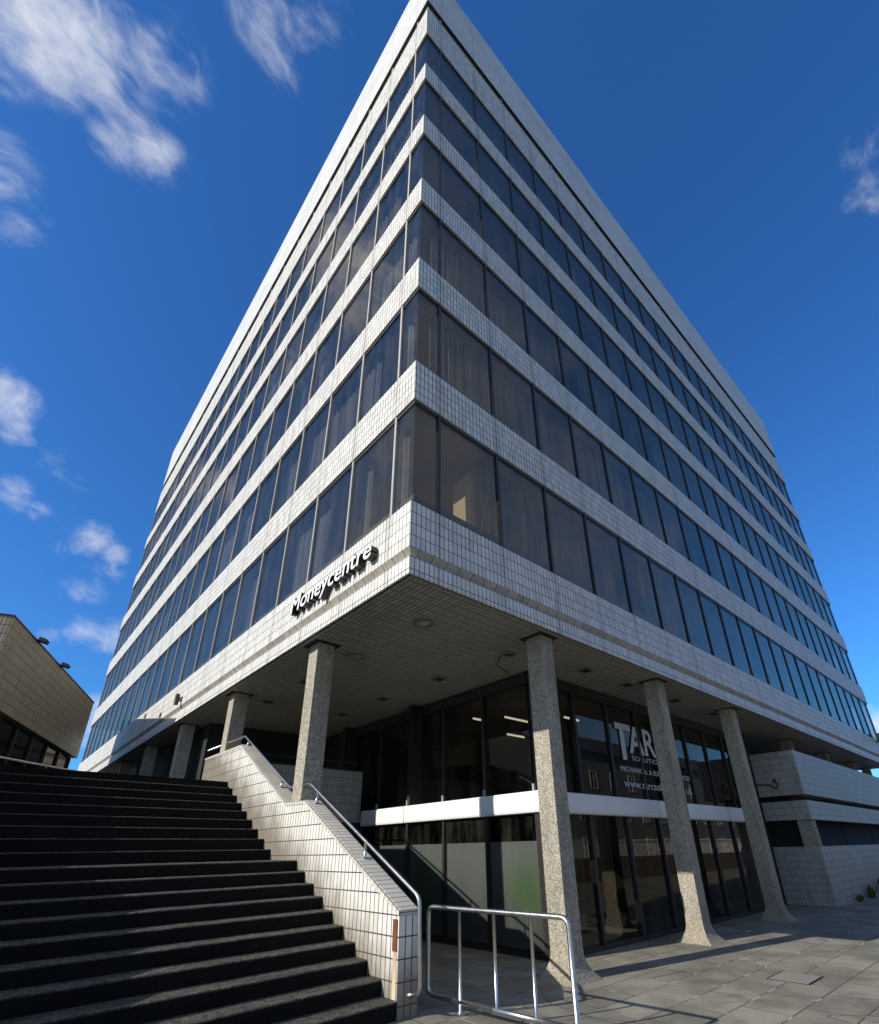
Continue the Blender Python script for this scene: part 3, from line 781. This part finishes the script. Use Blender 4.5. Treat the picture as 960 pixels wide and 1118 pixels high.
# weeds along the foot of the tiled wall
rw = random.Random(5)
def weed(x, y, h, n, label):
    mb = MB()
    for i in range(n):
        a = rw.uniform(0, 6.28); rr = rw.uniform(.02,.16); b = Vector((x+math.cos(a)*rr*1.6, y+math.sin(a)*rr*.5-.05, 0)); hh = h*rw.uniform(.3,1)
        tip = b + Vector((rw.uniform(-.12,.12), rw.uniform(-.12,.05), hh)); w = Vector((rw.uniform(-.03,.03), rw.uniform(-.03,.03), .0)); md = b.lerp(tip,.6)
        mb.face([b-w*.4, md-w, tip, md+w])
    tag(mb.build('weed', M['leaf'], None, (x,y,0)), label, 'weed')
weed(19.9,.12,.25,60,'smallest weed tuft at the foot of the tiled wall, nearest its corner')
weed(21.6,.1,.5,110,'leafy weed clump at the foot of the tiled wall')
weed(23.6,.1,.65,140,'tallest bushy weed clump at the foot of the tiled wall, farthest along')

mh = thing('manhole_cover', 'rectangular iron access cover set flush in the flagstones', 'manhole cover', (6.1,-1.98,.0))
mb = MB(); c0 = Vector((6.15,-1.98,0)); 
mb.obox(c0+Vector((0,0,.0)), (.36,0,0), (0,.30,0), (0,0,.006)); mb.build('frame', M['blackframe'], mh)
mb = MB(); mb.obox(c0+Vector((0,0,.004)), (.33,0,0), (0,.27,0), (0,0,.006)); mb.build('lid', M['manhole'], mh)

# ------------------------------------------------------------------ tan tiled neighbour block
dv = Vector((.335,.942,0)); nv = Vector((-.942,.335,0)); NC = Vector((-4.76,13.67,0))
def nb(s, t): q = NC + dv*s + nv*t; return (q.x, q.y)
blk = thing('tiled_block', 'low tan tiled block with dark window strip beside the stair head', 'building', (NC.x-3, NC.y+6, 3.41))
LB, WB = 10.44, 9.0
mb = MB(v0=8.5); mb.prism([nb(0,0),nb(LB,0),nb(LB,WB),nb(0,WB)], 5.95, 8.5, 0, 1); mb.build('upper_wall', [M['tile_tan'], M['roof']], blk)
mb = MB(); mb.prism([nb(.25,.25),nb(LB-.25,.25),nb(LB-.25,WB-.2),nb(.25,WB-.2)], 3.2, 5.94); mb.build('recessed_wall', M['black'], blk)
for k in range(6):
    a, b = .3+1.62*k, .3+1.62*(k+1)
    mb = MB(); mb.face([(*nb(a+.04,.2),4.4),(*nb(b-.04,.2),4.4),(*nb(b-.04,.2),5.9),(*nb(a+.04,.2),5.9)]); w = mb.build('window', M['darkglass'], blk)
    mb = MB(); q = NC + dv*b + nv*.17; mb.obox((q.x,q.y,5.15), dv*.04, nv*.05, (0,0,.75)); mb.build('mullion', M['blackframe'], w)
mb = MB(); q = NC + dv*(LB/2) + nv*(WB/2)
for k,(s0,s1,t0,t1) in enumerate(((-.02,LB+.02,-.02,.25),(-.02,.25,.25,WB))):
    mb.prism([nb(s0,t0),nb(s1,t0),nb(s1,t1),nb(s0,t1)], 8.505, 8.55)
mb.build('coping', M['blackframe'], blk)
for s, lab in ((2.3,'black floodlight on the tan block parapet, nearer the front corner'),(5.0,'black floodlight on the tan block parapet, farther from the front corner')):
    q = NC + dv*s; t = thing('floodlight', lab, 'floodlight', (q.x,q.y,8.5))
    mb = MB(); mb.obox((q.x,q.y,8.58), dv*.05, nv*.10, (0,0,.03)); mb.build('bracket', M['lamp_black'], t)
    mb = MB(); mb.obox(q+Vector((0,0,8.60))-nv*.12, dv*.17, (nv*.10+Vector((0,0,.03))), (Vector((0,0,.055))-nv*.02)); mb.build('housing', M['lamp_black'], t)
# platform rail and a low wall at the stair head
rl = thing('platform_rail', 'thin grey two-bar railing in front of the tan block', 'railing', (-3,13,3.41))
a, b = Vector((-6.5,9.5,0)), Vector((-1.3,14.6,0))
for z, nm in ((4.22,'top_rail'),(3.98,'lower_rail')):
    mb = MB(); e = 1.0 if nm == 'top_rail' else .72
    q = a.lerp(b,e); mb.tube([(a.x,a.y,z),(q.x,q.y,z)], .025, 8); mb.build(nm, M['steel'], rl)
for t_ in (.12,.42,.7,.97):
    q = a.lerp(b,t_); mb = MB(); mb.tube([(q.x,q.y,3.4),(q.x,q.y,4.22)], .022, 8); mb.build('post', M['steel'], rl)
lw = MB(v0=4.2); lw.box(-1.6,2.6,26.2,26.5,3.405,4.75); tag(lw.build('low_wall', M['tile_podium'], None, (.5,26.3,3.41)), 'low dark tiled wall at the far end of the platform', 'wall')
lw = MB(); lw.lathe((-.9,26.0,4.6), [(.62,-.3),(.62,.15),(.5,.42),(.28,.56),(.001,.6)], 20); lw.lathe((-.9,26.,3.41), [(.5,0),(.5,.95)], 16)
tag(lw.build('dome_bin', M['lamp_black'], None, (-.9,26,3.41)), 'round-topped black litter bin beside the low tiled wall', 'litter bin')

# ------------------------------------------------------------------ opposite side of the street (seen mirrored in the glass)
def house(x0, x1, y1, h, mat, label):
    t = thing('terraced_house', label, 'house', ((x0+x1)/2, y1-4, 0), 'houses across the street')
    mb = MB(); mb.box(x0,x1,y1-8,y1,0,h); mb.build('wall', mat, t)
    mb = MB(); ym = y1-4
    mb.face([(x1+.1,y1+.3,h-.1),(x0-.1,y1+.3,h-.1),(x0-.1,ym,h+2.6),(x1+.1,ym,h+2.6)]); mb.face([(x0-.1,y1-8.3,h-.1),(x1+.1,y1-8.3,h-.1),(x1+.1,ym,h+2.6),(x0-.1,ym,h+2.6)])
    mb.face([(x0,y1,h),(x0,y1-8,h),(x0,ym,h+2.5)]); mb.face([(x1,y1-8,h),(x1,y1,h),(x1,ym,h+2.5)]); mb.build('roof', M['slate'], t)
    n = max(2, int((x1-x0)/3.2))
    for i in range(n):
        for z in (1.0,4.0,6.9):
            c = lerp(x0,x1,(i+.5)/n); f = MB()
            for (a,b,c0,c1) in ((-.6,-.5,0,1.7),(.5,.6,0,1.7),(-.5,.5,0,.1),(-.5,.5,1.6,1.7),(-.04,.04,.1,1.6),(-.5,.5,.8,.88)): f.box(c+a,c+b,y1-.02,y1+.06,z+c0,z+c1)
            w = f.build('window', M['whitepaint'], t); g = MB(); g.face([(c+.5,y1+.01,z+.1),(c-.5,y1+.01,z+.1),(c-.5,y1+.01,z+1.6),(c+.5,y1+.01,z+1.6)]); g.build('pane', M['black'], w)
house(6,17,-19,9.6,M['render'],'grey rendered house across the street, mirrored in the glass')
house(17.2,30,-18.5,9.0,M['brick'],'brick house across the street next to the grey one, mirrored in the glass')
house(30.2,75,-19,10.4,M['render'],'longest rendered house across the street, mirrored in the glass')
fw_ = thing('street_wall', 'brick boundary wall with pale railings across the street, mirrored in the glass', 'wall', (16,-11.5,0))
mb = MB(); mb.box(2,60,-11.7,-11.45,0,1.3); mb.build('wall_face', M['brick'], fw_)
mb = MB()
for i in range(275): x = 2.2+.21*i; mb.box(x,x+.04,-11.6,-11.56,1.3,2.35)
mb.box(2,60,-11.61,-11.55,2.2,2.26); mb.build('railing', M['whitepaint'], fw_)

# ------------------------------------------------------------------ daylight
EL = math.radians(28.3); SUN = Vector((-1,.19,0)).normalized()*math.cos(EL) + Vector((0,0,math.sin(EL)))
ld = bpy.data.lights.new('sun', 'SUN'); ld.energy = 5.0; ld.angle = math.radians(.5); ld.color = (1,.94,.84)
lo = bpy.data.objects.new('sun', ld); C.objects.link(lo); lo.rotation_euler = (-SUN).to_track_quat('-Z','Y').to_euler()
w = bpy.data.worlds.new('World'); SC.world = w; w.use_nodes = True; nt = w.node_tree; nt.nodes.clear()
class WN(NT):
    def __init__(s): s.t = nt
W = WN()
out = W.n('ShaderNodeOutputWorld'); bg = W.n('ShaderNodeBackground'); bg.inputs[1].default_value = .10
sky = W.n('ShaderNodeTexSky', sky_type='NISHITA', sun_disc=False); sky.sun_elevation = EL; sky.sun_rotation = math.atan2(SUN.x, SUN.y)
sky.air_density = 1.0; sky.dust_density = .4; sky.ozone_density = 2.5; sky.altitude = 0
hs = W.n('ShaderNodeHueSaturation'); hs.inputs['Saturation'].default_value = 1.0; hs.inputs['Value'].default_value = 1.0; W.lk(sky.outputs[0], hs.inputs['Color'])
tc = W.n('ShaderNodeTexCoord'); d = tc.outputs['Generated']; dx, dy, dz = W.sep(d)
inv = W.math('DIVIDE', 1.0, W.math('MAXIMUM', W.math('ADD', dz, .12), .05))
pl = W.vec(W.math('MULTIPLY', dx, inv), W.math('MULTIPLY', dy, inv), 0.0)
warp = W.noise(W.scaled(d, (5,5,5)), 1.0, 3, .5)
ca = W.math('MULTIPLY_ADD', dx, .95, W.math('MULTIPLY', dy, .3)); cb = W.math('MULTIPLY_ADD', dx, -.3, W.math('MULTIPLY', dy, .95))
dw = W.n('ShaderNodeVectorMath', operation='ADD'); W.lk(W.vec(W.math('MULTIPLY', ca, 9.0), W.math('MULTIPLY', cb, 14.0), W.math('MULTIPLY', dz, 14.0)), dw.inputs[0]); W.lk(W.scaled(W.vec(warp, W.math('MULTIPLY', warp, -1.0), warp), (1.1,1.1,1.1)), dw.inputs[1])
n1 = W.noise(dw.outputs[0], 1.0, 10, .57, .35)
def blob(c, r, amp=1.0):
    v = W.n('ShaderNodeVectorMath', operation='DISTANCE'); W.lk(d, v.inputs[0]); v.inputs[1].default_value = c
    return W.math('MULTIPLY', W.ramp(v.outputs['Value'], r, 0.0), amp)
blobs = [((-.207,.468,.859),.075,1.),((-.25,.49,.83),.09,1.1),((-.181,.481,.858),.075,1.05),((-.154,.47,.87),.08,1.),((-.124,.475,.872),.07,.95),((-.098,.495,.864),.065,.9),((-.105,.527,.843),.045,.85),((-.072,.516,.853),.055,.9),
         ((-.079,.438,.894),.07,.55),((-.009,.329,.944),.06,.7),((.03,.318,.947),.055,.75),((.028,.355,.934),.05,.5),((.055,.27,.96),.05,.7),
         ((-.195,.615,.765),.06,.8),((-.17,.645,.745),.05,.7),((-.135,.803,.58),.055,1.1),((-.11,.82,.561),.035,1.),((-.089,.871,.483),.035,.9),((-.056,.876,.479),.03,.7),((-.055,.836,.545),.04,.65),((-.02,.843,.538),.035,.6),
         ((-.015,.898,.44),.035,.85),((.021,.89,.455),.045,.9),((.05,.893,.448),.04,.9),((.045,.905,.423),.04,.8),((.051,.944,.326),.04,.9),((.085,.942,.326),.045,1.),((.0,.955,.3),.04,.6),((.03,.92,.39),.05,.6),((.11,.975,.19),.06,1.05),
         ((.60,-.116,.792),.04,.7),((.635,-.105,.765),.045,.8),((.975,.14,.15),.045,1.2)]
acc = None
for b_ in blobs:
    x = blob(b_[0], b_[1]*1.4, b_[2]*.92); acc = x if acc is None else W.math('SMOOTH_MAX', acc, x, .14)
# broken cloud over the sky behind the viewer (mirrored in the windows)
bh = W.ramp(W.math('MULTIPLY', dy, -1.0), .12, .5, 0, .85)
bl2 = W.ramp(W.math('MULTIPLY_ADD', dx, -1.0, W.math('MULTIPLY', dy, -.1)), .14, .44, 0, 1.2)
acc2 = W.math('MAXIMUM', acc, W.math('MAXIMUM', bh, bl2))
n2 = W.noise(W.scaled(dw.outputs[0], (2.6,2.6,2.6)), 1.0, 8, .62, .3)
front = W.ramp(acc, .10, .35)
turb = W.math('ADD', W.math('MULTIPLY', W.math('SUBTRACT', n1, .5), 2.2), W.math('MULTIPLY', W.math('SUBTRACT', n2, .5), 1.05))
val = W.math('MULTIPLY_ADD', turb, W.math('MAXIMUM', W.math('MULTIPLY_ADD', front, .5, .5), W.math('MULTIPLY', bl2, .95)), acc2)
mask = W.ramp(val, .24, 1.65, 0, .86)
mask = W.math('MULTIPLY', mask, W.math('MULTIPLY', W.ramp(acc2, .16, .42), W.ramp(dz, .0, .06)))
blue = W.mix(1.0, hs.outputs[0], (.42,1.08,1.85), 'MULTIPLY')
ccol = W.mix(front, (4.4,4.5,4.7), (8.8,9.0,9.4))
colr = W.mix(mask, blue, ccol)
W.lk(colr, bg.inputs[0]); W.lk(bg.outputs[0], out.inputs[0])

# ------------------------------------------------------------------ camera
cd = bpy.data.cameras.new('camera'); cam = bpy.data.objects.new('camera', cd); C.objects.link(cam); SC.camera = cam
yw, pt, ro = .8274, .4419, -.019
f0 = Vector((math.cos(yw),math.sin(yw),0)); rt = Vector((math.sin(yw),-math.cos(yw),0)); up = Vector((0,0,1))
fw = f0*math.cos(pt)+up*math.sin(pt); u = -f0*math.sin(pt)+up*math.cos(pt)
Rr = rt*math.cos(ro)+u*math.sin(ro); Uu = -rt*math.sin(ro)+u*math.cos(ro)
mw = Matrix((Rr, Uu, -fw)).transposed().to_4x4(); mw.translation = CAM; cam.matrix_world = mw
cd.sensor_fit = 'HORIZONTAL'; cd.sensor_width = 36; cd.lens = 544.43/960*36
cd.shift_x = (480-504.92)/960; cd.shift_y = (670.44-559)/960
cd.clip_start = .05; cd.clip_end = 2000

SC.view_settings.view_transform = 'Standard'; SC.view_settings.look = 'None'; SC.view_settings.exposure = 0
SC.cycles.use_denoising = True
SC.cycles.max_bounces = 8; SC.cycles.transparent_max_bounces = 12; SC.cycles.diffuse_bounces = 3; SC.cycles.glossy_bounces = 4
SC.cycles.sample_clamp_indirect = 4
